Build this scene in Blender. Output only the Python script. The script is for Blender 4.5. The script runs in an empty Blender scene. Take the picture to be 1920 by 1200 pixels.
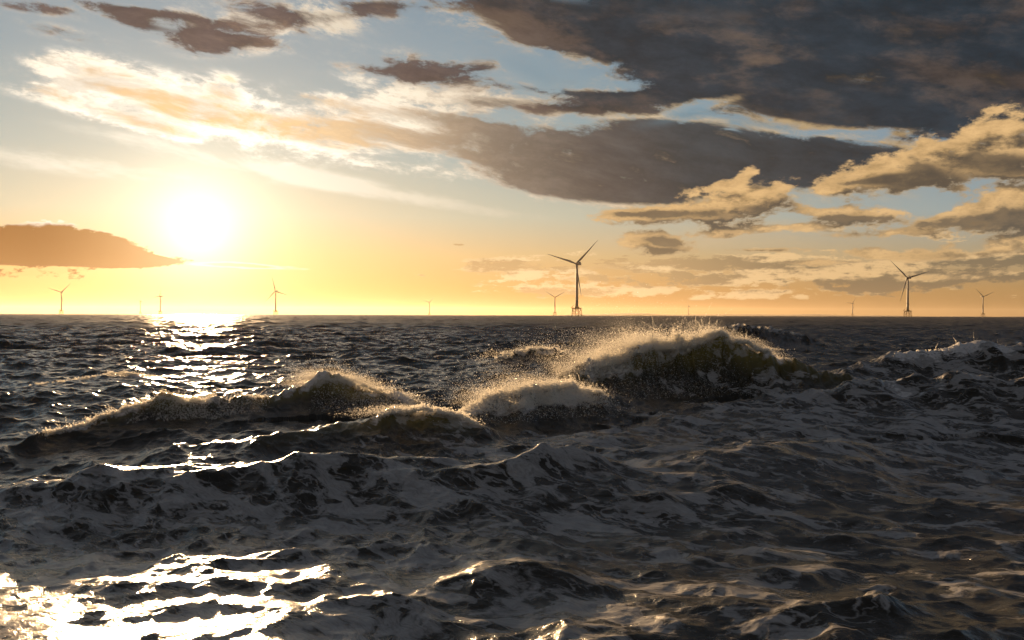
import bpy, math, random
import numpy as np
from mathutils import Vector, Matrix

scene = bpy.context.scene
COL = scene.collection
R = math.radians

# ------------------------------------------------------------------ camera
EYE = 4.0                       # camera height above mean sea level (m)
FPX = 1800.0                    # focal length in pixels of the 1920 px wide photo
HORIZON_Y = 591.3               # where the horizon sits in the photo
cam_data = bpy.data.cameras.new("camera")
cam = bpy.data.objects.new("camera", cam_data)
COL.objects.link(cam)
cam_data.sensor_width = 36.0
cam_data.lens = 36.0 * FPX / 1920.0
cam_data.clip_start = 0.1
cam_data.clip_end = 60000.0
pitch = math.atan((HORIZON_Y - 1.9 - 600.0) / FPX)      # a little below level; the sea horizon dips 1.9 px
ROLL = R(0.17)
cam.matrix_world = (Matrix.Translation((0, 0, EYE))
                    @ Matrix.Rotation(R(90) + pitch, 4, 'X')
                    @ Matrix.Rotation(ROLL, 4, 'Z'))
scene.camera = cam
scene.render.resolution_x = 1024
scene.render.resolution_y = 640

# ------------------------------------------------------------------ exposure
vs = scene.view_settings
scene.display_settings.display_device = 'sRGB'
vs.view_transform = 'Standard'
vs.look = 'None'
vs.exposure = 1.0        # the photo is exposed for the shaded water
vs.gamma = 1.0
vs.use_curve_mapping = False
cy = scene.cycles
cy.use_adaptive_sampling = True
cy.adaptive_threshold = 0.015
cy.max_bounces = 12
cy.diffuse_bounces = 8
cy.transparent_max_bounces = 12
cy.volume_bounces = 0
cy.caustics_reflective = False
cy.caustics_refractive = False
cy.sample_clamp_indirect = 6.0
cy.use_denoising = True

def azel(px, py):
    "photo pixel -> azimuth and elevation (radians) of that direction"
    p, q = px - 960.0, HORIZON_Y - py
    return math.atan2(p, FPX), math.atan2(q, math.hypot(FPX, p))

# ------------------------------------------------------------------ sun
SUN_AZ, SUN_EL = azel(372, 432)
sun_dir = Vector((math.sin(SUN_AZ) * math.cos(SUN_EL), math.cos(SUN_AZ) * math.cos(SUN_EL), math.sin(SUN_EL)))
sun_data = bpy.data.lights.new("sun", 'SUN')
sun_data.energy = 4.6
sun_data.angle = R(0.9)
sun_data.color = (1.0, 0.63, 0.31)
sun = bpy.data.objects.new("sun", sun_data)
COL.objects.link(sun)
sun.rotation_euler = (-sun_dir).to_track_quat('-Z', 'Y').to_euler()
sun.location = sun_dir * 100

# ------------------------------------------------------------------ world: sky + clouds
world = bpy.data.worlds.new("World")
scene.world = world
world.use_nodes = True
NT = world.node_tree
NT.nodes.clear()

class E:
    "a node socket with arithmetic; builds Math nodes in tree NT"
    def __init__(s, sock): s.s = sock
    def __add__(a, b): return M('ADD', a, b)
    __radd__ = __add__
    def __sub__(a, b): return M('SUBTRACT', a, b)
    def __rsub__(a, b): return M('SUBTRACT', b, a)
    def __mul__(a, b): return M('MULTIPLY', a, b)
    __rmul__ = __mul__
    def __truediv__(a, b): return M('DIVIDE', a, b)
def plug(inp, v):
    if isinstance(v, E): NT.links.new(v.s, inp)
    elif isinstance(v, (tuple, list)):
        inp.default_value = tuple(v) + (1.0,) * (len(inp.default_value) - len(v))
    else: inp.default_value = v
def M(op, *a, clamp=False):
    n = NT.nodes.new('ShaderNodeMath'); n.operation = op; n.use_clamp = clamp
    for i, v in enumerate(a): plug(n.inputs[i], v)
    return E(n.outputs[0])
def clamp01(x): return M('MULTIPLY', x, 1.0, clamp=True)
def smooth(x, a, b, lo=0.0, hi=1.0):
    n = NT.nodes.new('ShaderNodeMapRange'); n.interpolation_type = 'SMOOTHSTEP'
    for i, v in enumerate((x, a, b, lo, hi)): plug(n.inputs[i], v)
    return E(n.outputs[0])
def V(op, *a, out=0, **kw):
    n = NT.nodes.new('ShaderNodeVectorMath'); n.operation = op
    for i, v in enumerate(a): plug(n.inputs[i], v)
    if 'scale' in kw: plug(n.inputs['Scale'], kw['scale'])
    return E(n.outputs[out])
def xyz(x=0.0, y=0.0, z=0.0):
    n = NT.nodes.new('ShaderNodeCombineXYZ')
    for i, v in enumerate((x, y, z)): plug(n.inputs[i], v)
    return E(n.outputs[0])
def split(v):
    n = NT.nodes.new('ShaderNodeSeparateXYZ'); plug(n.inputs[0], v)
    return [E(o) for o in n.outputs]
def noise(v, scale=1.0, detail=6.0, rough=0.55, lac=2.0, dist=0.0, color=False, kind='FBM'):
    n = NT.nodes.new('ShaderNodeTexNoise'); n.noise_dimensions = '3D'
    n.noise_type = kind
    plug(n.inputs['Vector'], v); n.inputs['Scale'].default_value = scale
    n.inputs['Detail'].default_value = detail; n.inputs['Roughness'].default_value = rough
    n.inputs['Lacunarity'].default_value = lac; n.inputs['Distortion'].default_value = dist
    return E(n.outputs[1 if color else 0])
def ramp(x, stops, interp='LINEAR'):
    n = NT.nodes.new('ShaderNodeValToRGB'); cr = n.color_ramp; cr.interpolation = interp
    plug(n.inputs[0], x)
    while len(cr.elements) < len(stops): cr.elements.new(0.5)
    for e, (p, c) in zip(cr.elements, stops): e.position = p; e.color = tuple(c) + (1.0,)
    return E(n.outputs[0])
def mix(f, a, b):
    n = NT.nodes.new('ShaderNodeMix'); n.data_type = 'VECTOR'
    plug(n.inputs[0], f); plug(n.inputs[4], a); plug(n.inputs[5], b)
    return E(n.outputs[1])

def mix_f(f, a, b):
    return M('MULTIPLY_ADD', f, b - a, a)

def blobs(P, items, start=0.0, cap=9.0):
    """Sum of soft ellipses on the sky; each is (px, py, rx, ry, tilt, weight) with its centre
    given as the direction of a photo pixel, radii in pixels, tilt in degrees (down to the right)."""
    acc = start
    az, el = P
    for (px, py, rx, ry, tilt, w) in items:
        a, e = azel(px, py)
        c, q = math.cos(R(tilt)), math.sin(R(tilt))
        rx, ry = rx / FPX, ry / FPX
        x = M('MULTIPLY_ADD', az, c / rx, M('MULTIPLY_ADD', el, -q / rx, -(a * c - e * q) / rx))
        y = M('MULTIPLY_ADD', az, q / ry, M('MULTIPLY_ADD', el, c / ry, -(a * q + e * c) / ry))
        r2 = M('MULTIPLY_ADD', x, x, y * y)
        acc = M('MULTIPLY_ADD', M('POWER', 0.36788, r2), w, acc)
    if cap < 9: acc = M('SMOOTH_MIN', acc, cap, 0.25)
    return acc

tc = NT.nodes.new('ShaderNodeTexCoord')
D = V('NORMALIZE', E(tc.outputs['Generated']))
dx, dy, dz = split(D)
AZ = M('ARCTAN2', dx, dy)
EL = M('ARCSINE', dz)
P = (AZ, EL)
ANG = M('ARCCOSINE', V('DOT_PRODUCT', D, tuple(sun_dir), out=1))      # angle from the sun
UP = clamp01(EL / 0.5)

# clear sky: the Sky Texture, warmed towards the horizon by low sea haze
sky = NT.nodes.new('ShaderNodeTexSky'); sky.sky_type = 'NISHITA'
sky.sun_disc = False; sky.sun_elevation = SUN_EL; sky.sun_rotation = SUN_AZ
sky.air_density = 1.0; sky.dust_density = 2.0; sky.ozone_density = 1.5; sky.altitude = 0
SKY = E(sky.outputs[0])
base = ramp(UP, [(0.0, (.50, .225, .055)), (0.05, (.56, .29, .09)), (0.12, (.54, .38, .19)), (0.20, (.40, .42, .345)),
                 (0.32, (.25, .345, .365)), (0.50, (.165, .265, .335)), (0.66, (.13, .225, .31)), (1.0, (.08, .15, .24))])
near = M('POWER', 0.36788, ANG / 0.30)
base = V('MULTIPLY', base, mix(smooth(ANG, .35, .85), (1, 1, 1), (.86, .98, 1.22)))
side = smooth(ANG, 0.25, 0.85, 1.0, 0.80)
base = V('SCALE', base, scale=side)
base = V('ADD', base, V('SCALE', SKY, scale=0.010))
glow = ramp(clamp01(ANG / 0.8), [(0.0, (1, 1, 1)), (1.0, (1, 1, 1))])
# light scattered forward round the sun
g1 = M('POWER', 0.36788, ANG / 0.036)
g3 = M('POWER', 0.36788, ANG / 0.17)
clear = V('ADD', base, V('SCALE', (1.0, .92, .74), scale=g1 * 0.8))
clear = V('ADD', clear, V('SCALE', (1.0, .84, .62), scale=g3 * 0.15))

# ---- noise fields
warp = noise(D, 7.0, 3.0, 0.5, color=True)
warp = V('SUBTRACT', warp, (0.5, 0.5, 0.5))
def field(shear, stretch, scale, wamt, seed, detail=7.0, rough=0.56, off=None, kind='FBM', gain=3.2):
    z = M('MULTIPLY_ADD', dx, shear, dz) * stretch
    v = xyz(dx, dy, z)
    v = V('ADD', v, V('SCALE', warp, scale=wamt))
    v = V('ADD', v, (seed, seed * 1.7, -seed))
    if off: v = V('ADD', v, off)
    return M('MULTIPLY_ADD', noise(v, scale, detail, rough, kind=kind), gain, 0.5 - 0.5 * gain)

nA = field(0.16, 3.6, 7.0, 0.10, 3.1, detail=9.0, rough=0.66, gain=3.6)     # sheets leaning down to the right
nB = field(0.0, 1.7, 15.0, 0.05, 8.7, detail=8.0, rough=0.58)      # cauliflower cumulus
nC = field(-0.01, 6.5, 12.0, 0.03, 5.2, detail=8.0, rough=0.60)      # level bands low in the sky
nD = field(0.20, 5.0, 2.6, 0.12, 1.3, detail=5.0, rough=0.55)      # broad light and dark

nA2 = field(0.10, 3.0, 9.0, 0.12, 11.3, detail=9.0, rough=0.66, gain=3.6)
nE = field(0.20, 5.0, 7.0, 0.12, 6.1, detail=8.0, rough=0.62, gain=3.8)     # where sheets are thick
nF = field(0.12, 2.4, 26.0, 0.07, 2.1, detail=7.0, rough=0.68, gain=4.5)     # ragged edges
nG = field(0.0, 7.5, 9.0, 0.03, 7.7, detail=6.0, rough=0.55)
nH = field(0.0, 2.4, 36.0, 0.03, 4.4, detail=7.0, rough=0.68, gain=4.5)
bright = ramp(clamp01(ANG / 1.0), [(0.0, (1.5, 1.35, 1.1)), (0.15, (1.15, 1.02, .84)), (0.24, (.92, .80, .63)), (0.34, (.72, .60, .45)),
                                    (0.5, (.60, .46, .28)), (0.68, (.58, .395, .19)), (1.0, (.42, .28, .14))])
dark = ramp(clamp01(ANG / 1.0), [(0.0, (1.0, .8, .5)), (0.10, (.80, .50, .22)), (0.16, (.66, .46, .26)), (0.23, (.42, .31, .205)), (0.31, (.21, .168, .130)),
                                  (0.41, (.098, .088, .082)), (0.50, (.042, .052, .060)), (0.7, (.024, .035, .046)), (1.0, (.020, .032, .044))])
haze_up = smooth(EL, 0.0, 0.13, 0.42, 0.0)

def layer(under, t, e0, e1, d0, d1, lit=None, shade=None, amax=1.0, hz=1.0, k=None):
    "lay a cloud of thickness t over the sky: thin rims glow, thick cores are dark"
    a = smooth(t, e0, e1, 0.0, amax)
    k = smooth(t if k is None else k, d0, d1)
    c = mix(k, lit or bright, shade or dark)
    c = mix(haze_up * hz, c, under)
    return mix(a, under, c)

def gate(L, n, amp, lo=0.0, hi=0.4, hi_amp=.5):
    "noise only bites where the layout puts cloud"
    return M('MULTIPLY_ADD', (n - 0.5) * amp, smooth(L, lo, hi) * smooth(L, .65, 1.0, 1.0, hi_amp), L)

# 1 high veil
L = blobs(P, [(200, 318, 260, 20, 3, .55), (640, 350, 260, 13, 9, .5), (860, 386, 170, 12, 8, .45), (420, 300, 260, 18, 8, .4),
              (1450, 440, 300, 26, 0, .5), (1000, 340, 260, 16, 8, .5)])
t = gate(L, nA, 0.8)
col = layer(clear, t, 0.10, 0.80, 3, 4, amax=0.55)

# 2 the bright sheet left of centre, its tan cores, and the grey deck right of it
L = blobs(P, [(150, 140, 75, 28, 0, .55), (100, 170, 60, 16, -6, .40), (270, 170, 120, 34, 6, .55), (420, 168, 45, 24, 10, .60), (230, 225, 150, 16, 12, .50), (350, 255, 160, 14, 12, .45),
              (450, 222, 200, 34, 7, .55), (560, 272, 240, 20, 11, .50), (610, 205, 80, 20, 8, .55), (560, 180, 60, 14, 5, .3), (655, 165, 40, 20, 5, .25), (820, 226, 150, 13, 7, .75), (690, 255, 100, 20, 4, .5),
              (800, 182, 160, 24, 5, .52), (700, 190, 90, 20, 4, .3), (960, 196, 150, 14, 4, .45), (850, 272, 190, 26, 8, .50), (1000, 305, 190, 40, 13, .75),
              (1180, 295, 230, 52, 8, .95), (1400, 300, 210, 50, 7, 1.0), (1060, 345, 190, 30, 7, .62), (1130, 358, 250, 30, 6, .32), (1150, 190, 110, 12, 2, .7), (1220, 238, 130, 16, 3, .5), (1540, 305, 140, 28, 6, .8), (1600, 278, 110, 14, 10, .6), (1200, 355, 130, 22, 4, .75),
              (1320, 205, 60, 9, 15, -.3)], cap=1.0)
t = gate(gate(L, nA, 0.85), nF, 0.60, 0.0, 0.5)
k = gate(L, nE, 0.85) + (nF - 0.5) * 0.30 + smooth(AZ, -.12, .12) * smooth(L, .3, .8) * .45
soft2 = smooth(AZ, -.10, .10)
lit2 = V('SCALE', bright, scale=mix_f(smooth(nF, .2, .8), .82, 1.12))
col = layer(col, t, 0.02, 0.74, 0.55, 1.25, k=k, lit=lit2, shade=V('SCALE', dark, scale=mix_f(nE * .6 + nF * .4, .68, 1.36)))

# 3 dark masses along the top
L = blobs(P, [(320, 34, 190, 12, 3, .75), (250, 48, 70, 18, 15, .6), (410, 74, 130, 14, 4, .85), (390, 92, 60, 18, 0, .65), (520, 34, 70, 20, 0, .55),
              (775, 140, 120, 26, 3, 1.05), (900, 130, 50, 9, -8, .4), (1060, 176, 150, 10, 5, .7), (640, 35, 90, 20, -10, .45), (760, 16, 90, 11, 0, .45),
              (80, 22, 70, 10, 0, .45), (120, 68, 80, 11, 5, .45),
              (960, 30, 110, 30, 22, .65), (1110, 80, 120, 36, 25, .75), (1350, 90, 200, 60, 8, 1.05), (1330, 150, 150, 24, -4, .6), (1120, 207, 140, 13, 2, .75), (1500, 212, 130, 18, 8, .7), (1200, 185, 140, 13, -3, .75),
              (1650, 70, 260, 80, 3, 1.15), (1590, 195, 200, 28, 7, 1.0), (1800, 210, 160, 40, 4, .9), (1960, 120, 160, 130, 0, 1.0),
              (1450, 20, 400, 45, 0, .5), (1500, -90, 700, 90, 0, 1.2), (300, -90, 400, 60, 0, .7),
              (1590, 252, 110, 9, 0, -.35), (1320, 198, 80, 10, -12, -.4)], cap=1.0)
t = gate(gate(L, nA2, 1.1, hi_amp=.3), nF, 0.85, 0.0, 0.5, hi_amp=.12)
t = M('MAXIMUM', t, smooth(L, .72, .98) * .85)
lit3 = mix(smooth(L, .5, .9), V('SCALE', bright, scale=0.85), V('SCALE', bright, scale=0.26))
k = gate(L, nE, 0.7) + (nF - 0.5) * 0.35
slate = mix(smooth(ANG, .20, .45), (.10, .075, .070), (.019, .031, .043))
mauve = mix(smooth(ANG, .20, .45), (.17, .115, .085), (.060, .049, .045))
shade3 = mix(smooth(nD + (nA2 - .5) * .55 + (nF - .5) * .25, .48, 1.05), slate, mauve)
shade3 = V('SCALE', shade3, scale=mix_f(clamp01(nF * .5 + nE * .5), .75, 1.55))
col = layer(col, t, 0.0, 0.80, 0.12, 0.80, lit=lit3, k=k, shade=shade3)
# warm light that breaks through the deck in patches
patch = smooth(noise(xyz(dx, dy, M('MULTIPLY_ADD', dx, .10, dz) * 2.6), 9.0, 6.0, .6), 0.54, 0.72)
zone = blobs(P, [(1150, 100, 200, 60, 20, .8), (1550, 90, 400, 70, 0, .5), (1750, 200, 200, 40, 5, .5), (1350, 110, 200, 60, 5, .3)])
col = mix(clamp01(patch * zone * 0.9), col, (.20, .14, .10))
# gaps where blue shows through
col = mix(clamp01(blobs(P, [(1330, 205, 90, 9, -12, 1.0), (1440, 238, 110, 8, 10, .9), (1000, 140, 60, 14, 25, .35)]) * smooth(nA, .30, .62) * .8), col, (.16, .26, .32))

# 4 cloud bank left of the sun, flat underneath
L = blobs(P, [(40, 482, 150, 40, 0, 1.1), (150, 468, 70, 28, 0, .8), (225, 482, 70, 22, 6, .7), (300, 493, 70, 10, 2, .8), (-150, 480, 250, 50, 0, 1.0)], cap=1.0)
t = gate(gate(L, nB, 0.60, hi_amp=1.0), nH, 0.50, hi_amp=1.0)
t = M('MAXIMUM', t, smooth(L, .70, .95))
t = t - smooth(ANG, .10, .035) * .35
flat = smooth(EL + (nB - 0.5) * 0.002, (HORIZON_Y - 514) / FPX, (HORIZON_Y - 506) / FPX)
t = M('MULTIPLY_ADD', flat, 0.62, t) - 0.62
k = smooth(L + (nB - .5) * .3 + (nH - .5) * .12, .15, .75)
col = layer(col, t, 0.34, 0.60, 0.2, 0.9, k=k, shade=mix(smooth(AZ, -.47, -.33), (.30, .125, .03), (.66, .33, .10)), hz=0.0)
L = blobs(P, [(480, 503, 100, 6, 2, .6), (400, 498, 60, 6, 0, .5)])
t = gate(L, nC, .7)
col = layer(col, t, 0.3, 0.6, 0.5, 0.8, hz=0.0, amax=.6)

# 5 level bands above the horizon
band = smooth(AZ, -0.12, 0.08) * smooth(EL, 0.012, 0.024) * smooth(EL, 0.075, 0.045)
right = smooth(AZ, 0.18, 0.40) * smooth(EL, 0.02, 0.03) * smooth(EL, 0.12, 0.06)
L = band * 0.50 + right * 0.26
L = blobs(P, [(950, 502, 70, 7, 3, .45), (790, 497, 30, 5, 4, .6), (795, 520, 20, 4, 15, .5), (860, 461, 12, 2.2, 0, .8), (1098, 452, 14, 2.5, 0, .8)], start=L)
t = gate(gate(L, nC, 1.15, 0.0, 0.3, 1.0), nH, 0.8, 0.0, 0.3, 1.0)
k = gate(L, nG, 1.5) + (nH - 0.5) * 0.7
shade5 = mix(smooth(AZ, 0.05, 0.35), (.55, .36, .17), (.175, .138, .088))
lit5 = mix(smooth(AZ, 0.0, 0.4), (.98, .70, .38), (.78, .52, .25))
col = layer(col, t, 0.22, 0.66, 0.20, 0.85, lit=lit5, shade=shade5, hz=0.25, amax=.9, k=k)

# 6 cumulus on the right, lit from the sun's side
cum = [(1335, 436, 40, 9, 0, .7), (1500, 425, 45, 8, 0, .6), (1600, 470, 40, 7, 0, .65), (1530, 493, 60, 6, 0, .6), (1650, 440, 70, 9, 0, .6), (1760, 520, 60, 7, 0, .55), (1290, 505, 50, 7, 0, .6), (1120, 505, 40, 8, 0, .6), (990, 500, 30, 6, 0, .55), (1385, 368, 85, 24, -8, .95), (1470, 382, 60, 18, 6, .9), (1300, 402, 115, 15, 2, 1.0), (1180, 403, 60, 13, -3, .9), (1400, 325, 20, 12, -30, .7), (1350, 348, 45, 9, -14, .6),
       (1225, 456, 55, 17, 8, 1.05), (1240, 476, 35, 6, 0, .5), (1420, 430, 60, 8, 0, .5), (1430, 469, 70, 4.5, 0, .8), (1640, 322, 60, 28, -18, 1.0), (1555, 350, 30, 12, -10, .9),
       (1700, 338, 70, 20, 6, 1.0), (1780, 290, 75, 28, -12, 1.1), (1860, 255, 45, 34, -25, 1.1), (1900, 290, 80, 26, 0, 1.0), (1860, 318, 60, 11, 10, .6), (1732, 265, 22, 18, -20, .6),
       (1590, 404, 100, 14, 4, .85), (1770, 412, 80, 12, -8, .8), (1870, 400, 90, 24, -6, 1.0), (1960, 380, 100, 45, 0, .9), (1800, 475, 150, 10, -2, .6), (1680, 480, 130, 7, 3, .6), (1900, 450, 90, 16, 0, .6)]
L = blobs(P, cum, cap=1.0); L2 = blobs((AZ - 0.010, EL + 0.012), cum, cap=1.0)
nB2 = field(0.0, 1.7, 15.0, 0.05, 8.7, detail=4.0, rough=0.55, off=(-0.010, 0.0, 0.022))
t = gate(gate(L, nB, 0.85, 0.0, 0.3), nH, 0.55, 0.0, 0.3)
face = smooth((L - L2) * 0.9 + (nB - nB2) * 0.60 + (nH - 0.5) * 0.40, -0.38, 0.40)     # 1 on the side turned to the sun
core = blobs(P, [(1275, 402, 105, 9, 1, 1.0), (1190, 403, 40, 6, 0, .5), (1245, 455, 42, 8, 6, 1.0), (1260, 474, 30, 4, 0, .5), (1430, 470, 60, 3.5, 0, .8), (1695, 340, 75, 15, 6, 1.0), (1735, 322, 40, 18, 30, .7), (1640, 338, 50, 7, -5, .7),
                 (1880, 308, 75, 17, 4, 1.1), (1820, 290, 30, 14, -20, .5), (1600, 412, 100, 9, 3, 1.0), (1840, 412, 110, 15, -4, 1.1), (1480, 366, 40, 10, -15, .6), (1440, 392, 60, 6, 4, .5), (1850, 478, 130, 9, 0, .8)])
core = smooth(core + (nB - .5) * .6 + (nH - .5) * .5, .30, .85)
shade6 = mix(smooth(EL, 0.09, 0.02), (.090, .074, .056), (.22, .155, .085))
face = face * M('MULTIPLY_ADD', core, -0.85, 1.0)
c6 = mix(face, shade6, V('SCALE', (.64, .41, .185), scale=mix_f(nH, .75, 1.2)))
c6 = mix(haze_up * 0.6, c6, col)
a6 = smooth(t, 0.20, 0.68)
c6 = mix(smooth(t, .75, .40) * 0.5, c6, (.66, .45, .23))
col = mix(a6, col, c6)

# glare of the sun's own light in the thin air in front of the clouds
col = V('ADD', col, V('SCALE', (1.0, .92, .74), scale=g1 * 0.7))
# behind and above: plain grey broken cloud
back = smooth(dy, 0.55, 0.1)
high = M('MAXIMUM', back, smooth(EL, 0.34, 0.50))
col = mix(high * 0.85, col, mix(smooth(nD, .4, .6), (.062, .062, .066), (.152, .147, .146)))
# under the horizon (only seen past the far edge of the sea)
col = mix(smooth(EL, 0.0, -0.01), col, (.03, .026, .02))

bg = NT.nodes.new('ShaderNodeBackground')
plug(bg.inputs[0], V('SCALE', col, scale=10.0)); bg.inputs[1].default_value = 0.05
wo = NT.nodes.new('ShaderNodeOutputWorld')
NT.links.new(bg.outputs[0], wo.inputs[0])
world.cycles.sampling_method = 'MANUAL'
world.cycles.sample_map_resolution = 1024

# ------------------------------------------------------------------ helpers for meshes and materials
def new_mat(name):
    m = bpy.data.materials.new(name); m.use_nodes = True
    m.node_tree.nodes.clear()
    return m
def fast_mesh(name, co, faces, k, mat=None, smooth=True, attrs=None):
    "mesh from an (n,3) array and an (m,k) array of vertex numbers"
    me = bpy.data.meshes.new(name)
    n, m = len(co), len(faces)
    me.vertices.add(n); me.vertices.foreach_set('co', np.ascontiguousarray(co, np.float32).ravel())
    me.loops.add(m * k); me.loops.foreach_set('vertex_index', np.ascontiguousarray(faces, np.int32).ravel())
    me.polygons.add(m)
    me.polygons.foreach_set('loop_start', np.arange(0, m * k, k, dtype=np.int32))
    me.polygons.foreach_set('use_smooth', np.full(m, smooth, dtype=bool))
    for an, arr in (attrs or {}).items():
        a = me.attributes.new(an, 'FLOAT', 'POINT'); a.data.foreach_set('value', np.ascontiguousarray(arr, np.float32).ravel())
    me.update(calc_edges=True)
    if mat: me.materials.append(mat)
    return me
def link(name, me, parent=None, label=None, cat=None, group=None, kind=None):
    o = bpy.data.objects.new(name, me); COL.objects.link(o)
    if parent is not None: o.parent = parent
    if label: o['label'] = label
    if cat: o['category'] = cat
    if group: o['group'] = group
    if kind: o['kind'] = kind
    return o
def sstep(x, a, b):
    t = np.clip((x - a) / (b - a), 0, 1); return t * t * (3 - 2 * t)

# ------------------------------------------------------------------ the sea
def fft_sea(L, N, lam_peak, lam_min, lam_max, rms, wind, spread, seed):
    "one periodic patch of wind sea: height, the two choppy offsets and a folding measure"
    rng = np.random.default_rng(seed)
    k1 = np.fft.fftfreq(N, L / N) * 2 * np.pi
    kx, ky = np.meshgrid(k1, k1)
    k = np.hypot(kx, ky); k[0, 0] = 1e-6
    kp = 2 * np.pi / lam_peak
    w = np.array(wind) / np.hypot(*wind)
    c = (kx * w[0] + ky * w[1]) / k
    S = np.exp(-1.25 * (kp / k) ** 2) / k ** 4.5 * (np.abs(c) ** spread * (0.15 + 0.85 * (c > 0)) + 0.03)
    S *= 1 / (1 + np.exp((k - 2 * np.pi / lam_min) / (0.15 * 2 * np.pi / lam_min)))
    S *= 1 / (1 + np.exp(-(k - 2 * np.pi / lam_max) / (0.1 * 2 * np.pi / lam_max)))
    S[0, 0] = 0
    h = np.sqrt(S) * (rng.standard_normal((N, N)) + 1j * rng.standard_normal((N, N)))
    z = np.fft.ifft2(h).real
    f = rms / z.std()
    h *= f; z *= f
    ddx = np.fft.ifft2(1j * kx / k * h).real; ddy = np.fft.ifft2(1j * ky / k * h).real
    jx = np.fft.ifft2(-kx * kx / k * h).real; jy = np.fft.ifft2(-ky * ky / k * h).real
    fold = -(jx + jy)
    return [a.astype(np.float32) for a in (z, ddx, ddy, fold)], L, N
def sample(arrs, L, N, x, y, rot=0.0):
    c, s = math.cos(rot), math.sin(rot)
    u = (x * c + y * s) / L * N; v = (-x * s + y * c) / L * N
    iu = np.floor(u).astype(np.int64); iv = np.floor(v).astype(np.int64)
    fu = (u - iu).astype(np.float32); fv = (v - iv).astype(np.float32)
    a, b = iu % N, iv % N; a1, b1 = (a + 1) % N, (b + 1) % N
    r = [(g[b, a] * (1 - fu) + g[b, a1] * fu) * (1 - fv) + (g[b1, a] * (1 - fu) + g[b1, a1] * fu) * fv for g in arrs]
    X, Y = r[1] * c - r[2] * s, r[1] * s + r[2] * c
    return r[0], X, Y, r[3]

WIND = (0.35, -0.94)
swell = fft_sea(263.0, 2048, 17.0, 1.1, 70.0, 1.0, WIND, 2.0, 7)
swell_far = fft_sea(611.0, 1024, 17.0, 5.0, 60.0, 1.0, WIND, 2.0, 21)
chop = fft_sea(31.0, 1024, 1.6, 0.10, 3.2, 1.0, WIND, 1.0, 11)

def ground(px, py, Y):
    "world x and height of a photo pixel at distance Y"
    hy = HORIZON_Y + (px - 960.0) * math.tan(ROLL)
    return (px - 960.0) / FPX * Y, EYE - (py - hy) / FPX * Y

# the breaking waves: (crest points as photo pixel + distance, front width, back width, lean)
CRESTS = {
 'big': ([(940, 752, 43), (1020, 728, 44), (1070, 708, 45), (1105, 692, 45), (1150, 672, 46), (1200, 652, 46.5), (1240, 647, 47), (1290, 656, 47), (1325, 642, 47), (1352, 631, 47), (1395, 642, 46.5),
          (1440, 662, 46), (1490, 684, 45), (1560, 706, 44), (1640, 728, 43), (1700, 745, 42)], 2.3, 6.0, 0.24),
 'white': ([(740, 815, 34.5), (800, 802, 35), (845, 783, 35.5), (880, 764, 36), (930, 745, 36.5), (985, 731, 37.3), (1030, 733, 38), (1070, 727, 38.6), (1120, 733, 39.2), (1170, 744, 40), (1230, 758, 40.6), (1300, 775, 41), (1380, 790, 41)], 1.6, 3.2, 0.16),
 'peak': ([(500, 815, 27), (580, 800, 28.5), (650, 788, 29.5), (720, 775, 30), (758, 762, 30.3), (776, 755, 30.5), (810, 761, 30.5), (870, 776, 30.5), (920, 800, 30.5), (980, 825, 30)], 1.4, 2.4, 0.14),
 'amber': ([(-60, 850, 27), (50, 820, 28.5), (110, 803, 30), (180, 788, 31.5), (250, 768, 33), (300, 748, 34), (335, 742, 34.5), (400, 750, 35), (470, 752, 36), (540, 738, 37.5), (590, 720, 38.5),
            (640, 718, 39), (700, 724, 39), (750, 742, 39), (790, 765, 38.5), (840, 785, 38)], 1.6, 3.0, 0.14),
 'dark': ([(-40, 735, 52), (60, 722, 52), (140, 713, 53), (200, 703, 54), (245, 699, 54), (300, 712, 54), (360, 728, 54), (440, 738, 54)], 2.4, 4.5, 0.2),
 'mid': ([(820, 700, 74), (870, 690, 74), (920, 670, 75), (970, 658, 76), (1040, 656, 76), (1090, 668, 76), (1140, 690, 76)], 3.4, 6.0, 0.2),
 'far': ([(1330, 620, 118), (1380, 614, 118), (1440, 616, 118), (1500, 630, 118)], 5.0, 8.0, 0.1),
 'right': ([(1440, 716, 52), (1520, 702, 52), (1590, 688, 52), (1650, 676, 52), (1720, 664, 52), (1790, 654, 52), (1840, 652, 51), (1900, 658, 50), (2000, 664, 49), (2150, 680, 48)], 4.4, 5.0, 0.1),
 'near_right': ([(1520, 735, 39), (1580, 716, 39), (1640, 704, 39), (1700, 699, 39), (1780, 699, 38), (1860, 694, 37), (1960, 690, 36), (2100, 700, 35)], 3.4, 3.6, 0.25),
 'lump': ([(930, 880, 22), (980, 862, 22.5), (1020, 838, 23), (1050, 828, 23.3), (1090, 842, 23.5), (1150, 868, 23.5), (1230, 890, 23)], 1.2, 2.0, 0.15),
 'fore_left': ([(0, 905, 21), (90, 892, 21.5), (180, 874, 22), (240, 868, 22), (330, 880, 22), (420, 886, 22), (520, 868, 22.5), (620, 850, 23), (700, 862, 23)], 1.3, 2.2, 0.1),
 'fore_mid': ([(560, 1005, 16.5), (640, 990, 17), (720, 978, 17.2), (800, 985, 17.2), (900, 1010, 17)], 1.0, 1.6, 0.1),
 'fore_right': ([(1420, 865, 25), (1500, 845, 26), (1600, 850, 27), (1720, 870, 27), (1850, 890, 27), (2000, 900, 27)], 3.0, 3.0, 0.1),
 'swirl': ([(800, 1075, 14.2), (860, 1060, 14.4), (930, 1052, 14.6), (1050, 1060, 14.8), (1150, 1080, 14.8)], .9, 1.3, 0.1),
}
LINES = {}
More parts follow.
